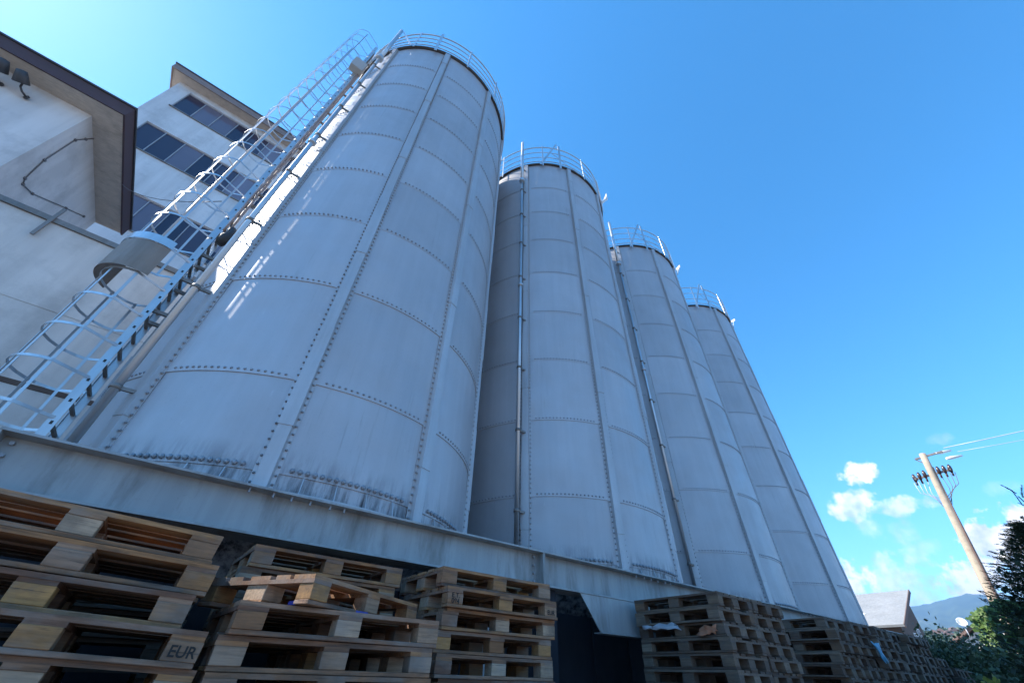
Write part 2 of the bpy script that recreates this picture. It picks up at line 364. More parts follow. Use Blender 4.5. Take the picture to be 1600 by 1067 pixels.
# ------------------------------------------------------------------ silos
SR, SZ0, SZ1 = 2.64, 1.275, 15.10
SX, SY, SSP, SDY = 1.134, 6.99, 5.61, 0.288
SEAM0 = -16.0
ROWS = [1.47, 2.52] + [2.52 + 1.55*k for k in range(1, 8)]
def cylp(a, r, z): return Vector((r*sin(R(a)), -r*cos(R(a)), z))
def make_silo():
    root = thing('grain_silo', '', 'silo', (SX, SY, SZ0)); Z = lambda z: z-SZ0
    m = MB(); prof = [(SR-0.012, Z(SZ0))]
    zs = [SZ0] + ROWS + [SZ1]
    for i in range(len(zs)-1):
        r = SR + (0.0 if i == 0 else (0.012 if i < 4 else 0.005))
        prof += [(r, Z(zs[i])), (SR + 0.0, Z(zs[i+1]))]
    prof.append((SR, Z(SZ1)))
    for q0, q1 in zip(prof, prof[1:]):
        for k in range(10): m.lathe([q0, q1], 16, R(SEAM0+36*k), R(SEAM0+36*k+36))     # every sheet keeps its own edge normals
    m.build('shell', 'silo_metal', root)
    m = MB()
    m.lathe([(SR-0.1, 0), (SR+0.10, 0), (SR+0.10, 0.018), (SR+0.0, 0.018)], 96, smooth=False); m.build('base_ring', 'cover_metal', root)
    m = MB(); m.lathe([(SR-0.03, 0.0), (0.45, -1.55), (0.45, -1.75), (0.0, -1.75)], 64); m.build('hopper', 'silo_metal', root)
    # gussets on the base ring
    g = None
    for a in [SEAM0+36*k+o for k in range(-2, 4) for o in (7.5, 14.5, 21.5, 28.5)]:
        if g is None:
            m = MB(); m.add([(-0.005, -SR+0.01, 0.018), (-0.005, -SR-0.075, 0.018), (-0.005, -SR-0.03, 0.185), (-0.005, -SR+0.01, 0.185), (0.005, -SR+0.01, 0.018), (0.005, -SR-0.075, 0.018), (0.005, -SR-0.03, 0.185), (0.005, -SR+0.01, 0.185)],
                            [(0, 1, 2, 3), (7, 6, 5, 4), (0, 4, 5, 1), (1, 5, 6, 2), (2, 6, 7, 3), (0, 3, 7, 4)])
            g = m.build('gusset', 'cover_metal', root, fix=True)
            o = g
        else: o = link('gusset', g.data, root)
        o.rotation_euler = (0, 0, R(a))
    # raised covers over the vertical seams, in overlapping lengths
    m = MB(); segz = [SZ0+0.02, 1.95] + [3.3+1.55*k for k in range(8)]; segz = [z for z in segz if z < SZ1-0.3] + [SZ1-0.02]
    for i in range(len(segz)-1):
        z0, z1 = segz[i], segz[i+1]+(0.03 if i < len(segz)-2 else 0); e = 0.008 if i % 2 else 0.0
        pr = [(-0.115, 0.0), (-0.115, 0.008), (-0.078-e, 0.010), (-0.066-e, 0.066+e), (0.066+e, 0.066+e), (0.078+e, 0.010), (0.115, 0.008), (0.115, 0.0)]
        vs = []
        for zz in (Z(z0), Z(z1)):
            for x, y in pr: vs.append((x, -SR-y-0.004, zz))
        k = len(pr); fs = [(j, j+1, k+j+1, k+j) for j in range(k-1)] + [tuple(reversed(range(k))), tuple(range(k, 2*k))]
        m.add(vs, fs)
    c0 = m.build('seam_cover', 'cover_metal', root, fix=True); c0.rotation_euler = (0, 0, R(SEAM0))
    for k in range(1, 10): link('seam_cover', c0.data, root, rot=(0, 0, R(SEAM0+36*k)))
    # bolts
    m = MB()
    def bolt(a, z, r, h, rad=SR):
        n = Vector((sin(R(a)), -cos(R(a)), 0)); t = Vector((cos(R(a)), sin(R(a)), 0)); c = cylp(a, rad, Z(z)); k = 6
        vs = [c + t*cos(2*pi*i/k)*r + Vector((0, 0, 1))*sin(2*pi*i/k)*r for i in range(k)]; vs += [v + n*h for v in vs]
        vs += [c + n*(h+0.012) + t*cos(2*pi*i/k)*r*0.45 + Vector((0, 0, 1))*sin(2*pi*i/k)*r*0.45 for i in range(k)]
        m.add(vs, [(i, (i+1) % k, k+(i+1) % k, k+i) for i in range(k)] + [(k+i, k+(i+1) % k, 2*k+(i+1) % k, 2*k+i) for i in range(k)] + [tuple(range(2*k, 3*k))])
    for p in range(-3, 4):
        s0 = SEAM0 + 36*p
        for ri, z in enumerate(ROWS):
            nb = 18
            for i in range(nb):
                a = s0 + 4.0 + 28.0*(i+0.5)/nb
                if ri == 0: bolt(a, z+0.045, 0.026, 0.03)
                else: bolt(a, z+0.045, 0.0165, 0.016)
        z = SZ0+0.08
        while z < SZ1-0.1:
            for sg in (-1, 1): bolt(s0 + sg*2.12, z, 0.0135, 0.016, SR+0.010)
            z += 0.088
    b = m.build('bolts', 'bolt_metal', root); b['kind'] = 'stuff'
    # roof and its rim
    m = MB(); m.lathe([(SR+0.005, Z(SZ1)-0.002), (SR+0.075, Z(SZ1)-0.002), (SR+0.085, Z(SZ1)+0.03), (SR+0.03, Z(SZ1)+0.075), (0.5, Z(SZ1)+0.16), (0.0, Z(SZ1)+0.17)], 96); m.build('roof', 'dark_trim', root)
    # railing
    rr = SR+0.10; m = MB()
    for z, r in ((SZ1+0.12, 0.014), (SZ1+0.46, 0.014), (SZ1+0.88, 0.014), (SZ1+1.32, 0.021)):
        m.tube([cylp(a, rr, Z(z)) for a in range(-180, 181, 4)], r, 6, caps=False)
    rail = m.build('railing', 'galvanised', root)
    def post(a, z0, z1, w=0.07, a2=None, name='post'):
        m = MB(); up = cylp(a, 1, 0)
        m.bar(cylp(a, rr+0.035, Z(z0)), cylp(a if a2 is None else a2, rr+0.035, Z(z1)), w, 0.012, up); return m.build(name, 'galvanised', rail)
    for a in (-72, -38, -2, 34, 70, 106, 142, 178, 214, 250): post(a, SZ1-0.28, SZ1+1.36, 0.05)
    post(-24, SZ1-0.32, SZ1+1.55, 0.085); post(24, SZ1-0.28, SZ1+1.45, 0.08)
    # a length of pipe clamped beside one seam
    m = MB(); pr_ = SR+0.20; pa = -54.2
    m.tube([cylp(pa, pr_, Z(1.30)), cylp(pa, pr_, Z(13.75))], 0.042, 12); m.tube([cylp(pa, pr_, Z(13.75)), cylp(pa, pr_, Z(16.85))], 0.055, 12)
    m.tube([cylp(pa, pr_, Z(13.66)), cylp(pa, pr_, Z(13.80))], 0.10, 12); m.tube([cylp(pa, pr_, Z(8.05)), cylp(pa, pr_, Z(8.13))], 0.075, 12)
    pipe = m.build('pipe', 'galvanised', root)
    for i, z in enumerate([2.2, 3.75, 5.3, 6.85, 8.4, 9.95, 11.5, 13.05, 14.6]):
        m = MB(); m.tube([cylp(pa, pr_, Z(z)), cylp(pa, pr_, Z(z+0.05))], 0.056, 10)
        m.bar(cylp(pa, pr_, Z(z+0.025)), cylp(pa+2.6, SR+0.05, Z(z+0.025)), 0.03, 0.04); m.build('clamp', 'dull_steel', pipe)
    return root, rail
silo, rail0 = make_silo()
LBL = ['largest nearest grey bolted silo, caged ladder up its left side', 'second grey silo from the ladder, pipe down its shaded left face',
       'third grey silo from the ladder, partly hidden by the second', 'farthest grey silo, open sky along its whole right edge']
silos = [silo] + [copy_tree(silo) for _ in range(3)]
for k, s in enumerate(silos):
    s.location = (SX+SSP*k, SY+SDY*k, SZ0); tag(s, LBL[k], 'silo', 'silos in a row')
    rl = [c for c in s.children if c.name.startswith('railing')][0]
    m = MB(); Z = lambda z: z-SZ0; rr = SR+0.14
    if k == 0:
        m.bar(cylp(-53, rr+0.06, Z(16.8)), cylp(-40, rr, Z(14.95)), 0.05, 0.012, cylp(-46, 1, 0))
    else:
        m.bar(cylp(-40, rr, Z(14.9)), cylp(-26, rr, Z(16.75)), 0.075, 0.012, cylp(-33, 1, 0))
        m.bar(cylp(-31, rr, Z(15.9)), cylp(-8, rr, Z(14.95)), 0.03, 0.012, cylp(-20, 1, 0))
    m.build('brace', 'galvanised', rl)
    if k:
        m = MB(); m.bar(cylp(27, rr, Z(15.0)), cylp(34, rr+0.25, Z(15.75)), 0.11, 0.02, cylp(30, 1, 0)); m.bar(cylp(28, rr+0.25, Z(15.55)), cylp(35, rr+0.1, Z(15.72)), 0.12, 0.02, cylp(30, 1, 0)); m.build('bent_bracket', 'white_paint', rl)

# ------------------------------------------------------------------ steel beams under the silos
BY, BT, BB = 4.20, 1.262, 0.872
def beams():
    joints = [-1.30, 3.785, 9.40, 15.0, 20.55]
    names = ['long grey steel beam above the lower left pallets, below the nearest silo', 'grey steel beam with a sloped bracket plate, below the second silo', 'grey steel beam below the third silo, behind the corner pallet pile', 'last grey steel beam, ending below the farthest silo']
    for k in range(4):
        x0, x1 = joints[k]+0.002, joints[k+1]-0.002; y0 = BY + 0.0005*k
        t = thing('steel_beam', names[k], 'beam', ((x0+x1)/2, y0, BB), 0, 'beams under the silos'); c = (x0+x1)/2
        X0, X1 = x0-c, x1-c; H = BT-BB
        m = MB(); m.bx(X0, X1, 0, 0.30, H-0.018, H); m.build('top_flange', 'beam_paint', t)
        m = MB(); m.bx(X0, X1, 0, 0.30, 0, 0.018); m.build('bottom_flange', 'beam_paint', t)
        m = MB(); m.bx(X0+0.014, X1-0.014, 0.142, 0.158, 0.018, H-0.018); m.build('web', 'beam_paint', t)
        for X in (X0, X1-0.014):
            m = MB(); m.bx(X, X+0.014, 0.006, 0.294, 0.018, H-0.018); m.build('end_plate', 'beam_paint', t)
        m = MB()
        for X in (X0+0.075, X1-0.075):
            for i in range(4):
                z = 0.06 + i*(H-0.12)/3
                m.tube([(X, 0.144, z), (X, 0.112, z)], 0.016, 6, smooth=False)
        m.build('bolts', 'bolt_metal', t)
        m = MB()
        for X in (-0.62, -0.42, -0.26, -0.09, 0.10, 0.24):
            m.tube([(X*1.0-0.3, 0.05, H-0.018), (X-0.3, 0.05, H-0.06)], 0.011, 6, smooth=False)
        m.build('studs', 'bolt_metal', t)
        if k == 1:
            m = MB(); a = [(4.40-c, -0.002), (4.72-c, -0.392), (8.2-c, -0.392), (8.2-c, -0.002)]
            m.add([(x, 0.01, z) for x, z in a] + [(x, 0.022, z) for x, z in a], [(0, 1, 2, 3), (7, 6, 5, 4), (0, 4, 5, 1), (1, 5, 6, 2), (2, 6, 7, 3), (3, 7, 4, 0)])
            m.bx(4.72-c, 8.2-c, -0.02, 0.12, -0.407, -0.394); m.build('bracket_plate', 'beam_paint', t, fix=True)
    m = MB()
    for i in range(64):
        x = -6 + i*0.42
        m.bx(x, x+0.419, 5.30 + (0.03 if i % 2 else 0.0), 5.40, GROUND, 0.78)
    tag(m.build('shade_backing', 'shade_black'), 'added near-black ribbed backing that stands for the shade below the silos', 'wall')  # added backing; its blackness paints the shade seen through the pallets
    # posts that carry the beams
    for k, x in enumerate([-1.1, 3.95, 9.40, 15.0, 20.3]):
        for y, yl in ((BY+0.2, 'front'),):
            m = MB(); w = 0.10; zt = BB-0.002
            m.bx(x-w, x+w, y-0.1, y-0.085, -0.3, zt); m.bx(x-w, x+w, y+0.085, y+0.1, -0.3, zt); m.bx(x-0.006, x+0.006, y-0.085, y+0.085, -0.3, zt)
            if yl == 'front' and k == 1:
                tag(m.build('steel_post', 'shade_black', fix=True), 'steel post coloured near-black for shade in the gap beside the stamped pallet stack', 'post')  # shade of the gap is put into the post's colour
beams()

# ------------------------------------------------------------------ caged ladder on the first silo
def ladder():
    LX, LY0, LY1 = -1.60, 6.13, 6.57
    t = thing('caged_ladder', 'tall galvanised ladder inside a hooped safety cage on the nearest silo', 'ladder', (LX, (LY0+LY1)/2, 0.9)); o = Vector(t.location)
    def part(m, name, mat, p=t, **k): m.v = [tuple(Vector(v)-o) for v in m.v]; return m.build(name, mat, p, **k)
    for y in (LY0, LY1):
        m = MB(); s = 1 if y == LY1 else -1
        m.bx(LX-0.045, LX+0.04, y-0.004, y+0.004, 0.9, 16.4); m.bx(LX-0.05, LX-0.043, y-(0.03 if s > 0 else -0.004), y+(0.03 if s < 0 else -0.004), 0.9, 16.4)
        part(m, 'stile', 'galvanised')
    m = MB()
    for i in range(54): m.bx(LX-0.012, LX+0.012, LY0-0.0065, LY0-0.0045, 1.13+0.28*i, 1.17+0.28*i)
    part(m, 'slots', 'cable_black')
    z = 1.15
    first = None
    while z < 16.3:
        m = MB(); m.box((LX, (LY0+LY1)/2, z), (0.034, LY1-LY0, 0.03)); part(m, 'rung', 'dull_steel'); z += 0.28
    # hoops
    def hoop(z, dep, name='hoop'):
        m = MB(); pts = []; nr = []
        cy = (LY0+LY1)/2; hw = (LY1-LY0)/2
        path = [(LX, LY0), (LX-0.12, LY0-0.06)]
        for i in range(13):
            a = -pi/2 - pi*i/12
            path.append((LX-dep+0.41+0.41*cos(a), cy+0.41*sin(a)))
        path += [(LX-0.12, LY1+0.06), (LX, LY1)]
        for i, (x, y) in enumerate(path):
            q0, q1 = path[max(i-1, 0)], path[min(i+1, len(path)-1)]; d = Vector((q1[0]-q0[0], q1[1]-q0[1], 0)).normalized()
            pts.append((x, y, z)); nr.append((-d.y, d.x, 0))
        m.ribbon(pts, nr, 0.034, 0.006); part(m, name, 'galvanised'); return path
    path = None
    for z in (1.55, 2.05, 2.58, 3.07, 3.58, 4.08): path = hoop(z, 0.74)
    z = 4.72
    while z < 16.5: hoop(z, 0.80); z += 0.62
    cy = (LY0+LY1)/2
    for dep, z0, z1 in ((0.74, 1.3, 4.1), (0.80, 4.7, 16.3)):
        for a in (-90, -132, -180, -228, -270):
            x = LX-dep+0.41+0.402*cos(R(a)); y = cy+0.402*sin(R(a))
            m = MB(); d = Vector((cos(R(a)), sin(R(a)), 0))
            m.bar((x, y, z0), (x, y, z1), 0.030, 0.006, d); part(m, 'cage_bar', 'galvanised')
    # curved sheet that closes the cage against climbing
    def sheet(z0, z1, dep, rad, name, mat):
        m = MB(); vs = []; k = 20
        for zz in (z0, z1):
            for rr in (rad, rad+0.006):
                for i in range(k+1):
                    a = R(-70 - 150*i/k); vs.append((LX-dep+0.41+rr*cos(a), cy+rr*sin(a), zz))
        n = k+1; fs = []
        for i in range(k):
            fs += [(i, i+1, 2*n+i+1, 2*n+i), (n+i+1, n+i, 3*n+i, 3*n+i+1), (i+1, i, n+i, n+i+1), (2*n+i, 2*n+i+1, 3*n+i+1, 3*n+i)]
        m.add(vs, fs, False); part(m, name, mat, fix=True)
    sheet(4.08, 4.64, 0.78, 0.44, 'guard_sheet', 'brown_plate'); sheet(4.645, 4.79, 0.78, 0.45, 'guard_collar', 'galvanised')
    # stand-off arms to the tank
    for z in (3.75, 4.42, 5.0, 6.9, 8.9, 10.9, 12.9, 14.9):
        for y in (LY0+0.05, LY1-0.05):
            dx = SX - math.sqrt(SR**2-(SY-y)**2); m = MB()
            m.bar((LX-0.02, y, z), (dx+0.02, y, z), 0.04, 0.05); part(m, 'stand_off', 'dull_steel')
    m = MB(); m.box((LX-0.02, LY0-0.10, 13.95), (0.34, 0.22, 0.62)); part(m, 'junction_box', 'grey_plaster')
    r_ = random.Random(3)
    for k in range(2):
        m = MB(); m.tube([(LX+0.07+0.04*k+r_.uniform(-0.012, 0.012), LY0-0.03+0.02*k+r_.uniform(-0.015, 0.015), 5.6+0.3*i) for i in range(28)], 0.018, 7); part(m, 'cable_hose', 'hose')
    m = MB(); m.tube([(LX+0.12, LY0, 5.3), (LX+0.16, LY0-0.05, 5.42), (LX+0.2, LY0, 5.6), (LX+0.14, LY0, 5.75)], [0.06, 0.1, 0.1, 0.05], 8); part(m, 'cable_coil', 'cable_black')
ladder()

# ------------------------------------------------------------------ buildings on the left
def left_building():
    t = thing('mill_building', 'near white plastered building at left with wide brown eaves and a flat cap', 'building', (-8, 10, GROUND)); o = Vector(t.location)
    def part(m, name, mat, p=t, **k): m.v = [tuple(Vector(v)-o) for v in m.v]; return m.build(name, mat, p, **k)
    m = MB(); m.bx(-20, 4.0, 10.0, 15.5, 5.26, 7.20); m.bx(-20, 4.0, 10.0, 15.5, 3.80, 5.24); m.bx(-20, 4.0, 10.012, 15.5, 5.24, 5.26); m.bx(-20, 4.0, 10.0, 15.5, GROUND, 3.70); part(m, 'lower_wall', 'cream_plaster')
    m = MB(); m.bx(-20, 4.0, 9.985, 10.02, 3.705, 3.795); part(m, 'sill_band', 'barn_wood')
    m = MB(); m.bx(-20, 4.02, 9.95, 10.3, 7.202, 7.33); part(m, 'parapet_cap', 'dull_steel')
    m = MB(); m.bx(-20, 4.02, 10.302, 15.5, 7.202, 7.32); part(m, 'lower_roof', 'white_plaster')
    m = MB(); m.bx(4.0, 23.0, 11.6, 16, GROUND, 6.4); part(m, 'rear_wall', 'grey_plaster')  # unseen wall added to keep light out behind the silos
    m = MB(); m.bx(-22, -6.50, 10.40, 14.55, 7.33, 11.20); part(m, 'upper_wall', 'white_plaster')
    m = MB(); m.bx(-22, -5.83, 9.84, 14.60, 11.202, 11.23); part(m, 'soffit', 'soffit_wood')
    m = MB()
    m.bx(-22, -5.78, 9.80, 9.838, 11.18, 11.58); m.bx(-5.828, -5.78, 9.84, 14.64, 11.18, 11.58); part(m, 'fascia', 'fascia_wood')
    m = MB(); m.bx(-22, -5.74, 9.76, 14.7, 11.582, 11.64); part(m, 'roof', 'dark_trim')
    for x in (-4.95, -3.76, -2.5, -6.2):
        m = MB(); m.bx(x-0.03, x+0.03, 9.915, 9.948, 6.70, 7.62); part(m, 'parapet_bracket', 'dull_steel')
    # thin cable clipped to the side wall
    pts = [(-6.48, 11.14, 11.2), (-6.48, 11.0, 10.9), (-6.48, 10.83, 10.53), (-6.48, 10.89, 9.49), (-6.48, 11.08, 8.87), (-6.48, 11.22, 8.79), (-6.48, 11.68, 9.0), (-6.48, 12.97, 10.0), (-6.48, 13.85, 10.66)]
    m = MB(); m.tube(pts, 0.014, 6)
    for p in pts[1:]: m.box(p, (0.05, 0.06, 0.05))
    tag(m.build('wall_cable', 'cable_grey'), 'thin cable looping across the white wall under the brown eaves', 'cable')
    m = MB(); P0 = Vector((-5.80, 12.2, 11.1)); P1 = Vector((-1.95, 6.5, 6.6))
    m.tube([P0.lerp(P1, i/10) - Vector((0, 0, 0.35*4*(i/10)*(1-i/10))) for i in range(11)], 0.008, 5)
    tag(m.build('hanging_wire', 'cable_grey'), 'thin wire hanging between the brown eaves and the ladder cage', 'wire')
    # floodlights under the eaves
    for i, (x, z, yaw_) in enumerate([(-8.35, 10.82, 20), (-7.98, 10.86, -15), (-7.55, 10.84, -35)]):
        lb = ['floodlight at the frame edge, outermost of three under the eaves', 'middle floodlight of the three under the brown eaves', 'right-hand floodlight of three, on a hooked wall arm']
        f = thing('floodlight', lb[i], 'lamp', (x, 10.2, z), R(yaw_), 'floodlights under the eaves')
        m = MB(); m.lathe([(0.03, 0.14), (0.09, 0.13), (0.12, 0.0), (0.15, -0.15), (0.135, -0.17), (0.0, -0.16)], 20)
        h = m.build('housing', 'lamp_housing', f, loc=(0.05, -0.22, 0)); h.rotation_euler = (R(55), 0, R(20))
        m = MB(); m.tube([(0, 0.2, -0.22), (0, 0.05, -0.22), (-0.02, -0.03, -0.15), (0, -0.12, 0.05)], 0.022, 7); m.tube([(0, 0.198, -0.22), (0, 0.16, -0.22)], 0.06, 10); m.build('bracket', 'lamp_housing', f)
left_building()

def far_building():
    Y = 16.0
    t = thing('office_block', 'taller white block with long dark ribbon windows behind the ladder', 'building', (-3, Y, GROUND)); o = Vector(t.location)
    def part(m, name, mat, p=t, **k): m.v = [tuple(Vector(v)-o) for v in m.v]; return m.build(name, mat, p, **k)
    bands = [(20.45, 22.15), (16.78, 18.65), (12.6, 14.45), (8.4, 10.3)]; x0, x1 = -9.45, 6.0
    spans = [(-8.85, -3.55), (-3.15, 0.2), (0.6, 4.5)]
    m = MB(); edges = [22.55] + [q for b in bands for q in (b[1], b[0])] + [GROUND]
    for i in range(0, len(edges), 2): m.bx(x0, x1, Y, Y+10, edges[i+1], edges[i])
    for zb, zt in bands:
        xs = [x0] + [q for s in spans for q in s] + [x1]
        for i in range(0, len(xs), 2): m.bx(xs[i], xs[i+1], Y+0.003, Y+9.9, zb, zt)
        m.bx(x0+0.3, x1-0.3, Y+0.5, Y+9.5, zb, zt)
    part(m, 'wall', 'white_plaster')
    for zb, zt in bands:
        for a, b in spans:
            m = MB(); n = max(2, round((b-a)/0.76)); w = (b-a)/n
            m.bx(a, b, Y+0.05, Y+0.13, zb, zb+0.05); m.bx(a, b, Y+0.05, Y+0.13, zt-0.05, zt)
            for i in range(n+1): m.bx(max(a, a+i*w-0.014), min(b, a+i*w+0.014), Y+0.05, Y+0.13, zb+0.05, zt-0.05)
            f = part(m, 'ribbon_window', 'mullion')
            m = MB()
            for i in range(n):
                zs = zb+0.05 if rnd.random() < 0.6 else zb+0.05+(zt-zb)*rnd.uniform(0.3, 0.75)
                m.bx(a+i*w+0.014, a+(i+1)*w-0.014, Y+0.09, Y+0.10, zs, zt-0.05)
                if zs > zb+0.1: m.bx(a+i*w+0.014, a+(i+1)*w-0.014, Y+0.088, Y+0.098, zb+0.05, zs-0.002)
            part(m, 'panes', 'dark_glass', f)
            m = MB(); m.bx(a-0.05, b+0.05, Y-0.06, Y+0.09, zb-0.05, zb-0.002); part(m, 'sill', 'dull_steel', f)
    m = MB(); m.bx(x0-0.35, x1, Y-0.5, Y+10.6, 22.552, 22.59); part(m, 'soffit', 'soffit_wood')
    m = MB(); m.bx(x0-0.35, x1, Y-0.56, Y-0.502, 22.51, 22.94); m.bx(x0-0.41, x0-0.352, Y-0.56, Y+10.6, 22.51, 22.94); part(m, 'fascia', 'pale_fascia_wood')
    m = MB(); m.bx(x0-0.45, x1, Y-0.6, Y+10.6, 22.942, 23.0); part(m, 'roof', 'dark_trim')
far_building()

# ------------------------------------------------------------------ pallets
PH = 0.145
def pallet_meshes(seed, worn):
    g = random.Random(seed); j = lambda s=0.003: g.uniform(-s, s)
    m = MB()
    for y, w in ((-0.3275, 0.145), (-0.175, 0.10), (0, 0.145), (0.175, 0.10), (0.3275, 0.145)):
        if g.random() < (0.12 if worn else 0.05): continue
        sag = g.uniform(-0.004, 0.006); x0, x1 = -0.6+j(0.006)+(0.05*g.random() if g.random() < 0.25 else 0), 0.6+j(0.006)-(0.06*g.random() if g.random() < 0.25 else 0); y += j(0.008); n = 4
        vs = []
        for i in range(n+1):
            x = x0+(x1-x0)*i/n; dz = -sag*(1-(2*i/n-1)**2)
            for a, b in ((-1, 0), (1, 0), (1, 1), (-1, 1)): vs.append((x, y+a*w/2, 0.122+0.0215*b+dz*0.5))
        fs = [(i*4+k, (i+1)*4+k, (i+1)*4+(k+1) % 4, i*4+(k+1) % 4) for i in range(n) for k in range(4)] + [(0, 1, 2, 3), tuple(n*4+k for k in (3, 2, 1, 0))]
        m.add(vs, fs)
    for x in (-0.5275, 0, 0.5275):
        m.bx(x-0.0725+j(), x+0.0725+j(), -0.4+j(0.005), 0.4+j(0.005), 0.1005, 0.1215)
    deck = m
    b = []
    for x in (-0.5275, 0, 0.5275):
        for y, w in ((-0.35, 0.10), (0, 0.145), (0.35, 0.10)):
            b.append(((x+j(0.006), y+j(0.004), 0.0615), (0.145, w, 0.0775)))
    sk = []
    for y, w in ((-0.35, 0.10), (0, 0.145), (0.35, 0.10)): sk.append(((j(0.005), y+j(0.004), 0.0112), (1.2, w, 0.0215)))
    return deck, b, sk
def bevel_box(size, seed):
    g = random.Random(seed); me = bpy.data.meshes.new('block'); bm = bmesh.new(); bmesh.ops.create_cube(bm, size=1)
    for v in bm.verts: v.co = Vector((v.co.x*size[0]+g.uniform(-.002, .002), v.co.y*size[1]+g.uniform(-.002, .002), v.co.z*size[2]))
    bmesh.ops.bevel(bm, geom=list(bm.edges), offset=0.003, segments=1, affect='EDGES'); bm.to_mesh(me); bm.free(); return me
BLK = {w: [bevel_box((0.145, w, 0.0775), i) for i in range(3)] for w in (0.10, 0.145)}
SKM = {w: [bevel_box((1.2, w, 0.0215), i+9) for i in range(3)] for w in (0.10, 0.145)}
def make_pallet(seed, old):
    worn = old
    deck, b, sk = pallet_meshes(seed, worn); t = thing('wooden_pallet', '', 'pallet', (0, 0, 0), 0, 'stacked wooden pallets')
    wm, bm_ = ('old_wood', 'old_block_wood') if old else ('pallet_wood', 'block_wood')
    deck.build('deck', wm, t, fix=True)
    for i, (c, s) in enumerate(b):
        me = BLK[s[1]][(i+seed) % 3]
        if old: me = OLDM.setdefault(me.name, me.copy())
        if not me.materials: me.materials.append(MAT[bm_])
        link('block', me, t, c)
    for i, (c, s) in enumerate(sk):
        me = SKM[s[1]][(i+seed) % 3]
        if old: me = OLDM.setdefault(me.name, me.copy())
        if not me.materials: me.materials.append(MAT[wm])
        link('bottom_board', me, t, c)
    return t
OLDM = {}
PROTO = {}; USED = {}
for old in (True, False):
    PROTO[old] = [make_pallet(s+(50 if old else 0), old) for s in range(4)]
OLDM_DONE = True
ORD = ['topmost', 'second', 'third', 'fourth', 'fifth', 'sixth', 'seventh', 'eighth', 'ninth', 'tenth']
prng = random.Random(21)
def put_pallet(x, y, z, rz, old, label, tilt=(0, 0)):
    k = prng.randrange(4); key = (old, k)
    if key not in USED: USED[key] = 1; o = PROTO[old][k]
    else: o = copy_tree(PROTO[old][k])
    o.location = (x, y, z); o.rotation_euler = (tilt[0], tilt[1], rz); o['label'] = label
    return o
def stack(x, y, top, n, rz, old, desc, jit=0.025, turn=1.8, shifts=None):
    out = []
    for i in range(n):
        z = top - PH*(i+1)
        dx, dy = prng.uniform(-jit, jit), prng.uniform(-jit, jit)
        if shifts and i < len(shifts): dx, dy = shifts[i]
        w = {0: 'topmost pallet of ', 1: 'second pallet down in '}.get(i, ORD[i] + ' pallet down in ')
        out.append(put_pallet(x+dx, y+dy, z, rz+R(prng.uniform(-turn, turn)), old, w+desc))
    return out
TOP0 = -0.30
def text_mesh(txt, size):
    cu = bpy.data.curves.new('stamp', 'FONT'); cu.body = txt; cu.size = size; cu.align_x = 'CENTER'; cu.align_y = 'CENTER'; cu.space_line = 0.8
    cu.offset = 0.0012
    ob = bpy.data.objects.new('stamp_tmp', cu); sc.collection.objects.link(ob); bpy.context.view_layer.update()
    me = bpy.data.meshes.new_from_object(ob.evaluated_get(bpy.context.evaluated_depsgraph_get())); bpy.data.objects.remove(ob); bpy.data.curves.remove(cu)
    me.materials.clear(); me.materials.append(MAT['stamp_ink']); return me
def stamp(pal, bx, txt, size, off=(0, 0)):
    blk = min((c for c in pal.children if c.name.startswith('block')), key=lambda c: (c.location.x-bx)**2 + (c.location.y+0.35)**2)
    me = text_mesh(txt, size); o = link('stamp', me, blk, (off[0], -0.0535, off[1]), (pi/2, 0, 0)); return o

S1 = stack(-0.27, 2.90+0.4, TOP0+6*PH, 6, 0, False, 'the big near stack at the lower left', shifts=[(-0.20, 0.02), (-0.15, 0.0), (-0.18, -0.02), (-0.06, -0.08), (-0.04, -0.06), (-0.04, -0.06)])
for q in S1:
    q.rotation_euler.y = R(2.6); dz = q.location.z - TOP0; q.location.x += dz*0.045 + 0.03; q.location.z += 0.032
S2 = stack(0.97, 2.80+0.4, TOP0+4*PH, 4, 0, False, 'the stack under the slipped askew pallet', shifts=[(0.01, 0.0), (0.0, 0.02), (0.0, 0.0)])
c35, s35 = cos(R(34)), sin(R(34))
put_pallet(0.70+0.6*c35-0.4*s35, 2.70+0.6*s35+0.4*c35, TOP0+4*PH+0.002, R(34), False, 'slipped pallet lying askew with one corner sticking out')
S2b = stack(1.05, 3.72+0.4, TOP0+7*PH, 7, 0, False, 'the stack behind the askew pallet, under the beam')
S1b = stack(-0.30, 4.05+0.4, TOP0+5*PH, 5, 0, True, 'the added dark stack behind the big near stack', 0.03)  # extra row added to fill and darken the near stack's openings
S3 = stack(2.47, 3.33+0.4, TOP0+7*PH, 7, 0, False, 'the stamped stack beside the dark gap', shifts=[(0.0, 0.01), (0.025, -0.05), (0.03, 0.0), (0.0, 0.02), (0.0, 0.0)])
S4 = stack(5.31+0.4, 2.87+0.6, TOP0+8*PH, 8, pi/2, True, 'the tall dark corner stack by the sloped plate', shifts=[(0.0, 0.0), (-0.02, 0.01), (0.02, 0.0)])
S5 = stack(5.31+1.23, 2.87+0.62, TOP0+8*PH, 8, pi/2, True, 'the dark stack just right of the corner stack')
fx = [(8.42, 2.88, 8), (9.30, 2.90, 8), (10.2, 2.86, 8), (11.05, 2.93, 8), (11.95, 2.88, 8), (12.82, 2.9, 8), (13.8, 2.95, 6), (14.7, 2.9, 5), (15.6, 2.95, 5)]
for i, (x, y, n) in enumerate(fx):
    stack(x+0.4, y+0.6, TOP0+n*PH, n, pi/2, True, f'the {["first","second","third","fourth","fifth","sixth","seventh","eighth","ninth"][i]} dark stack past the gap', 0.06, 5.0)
for p in (S1[3], S1[4]): stamp(p, 0.5275, 'EUR', 0.062, (0.0, -0.004))
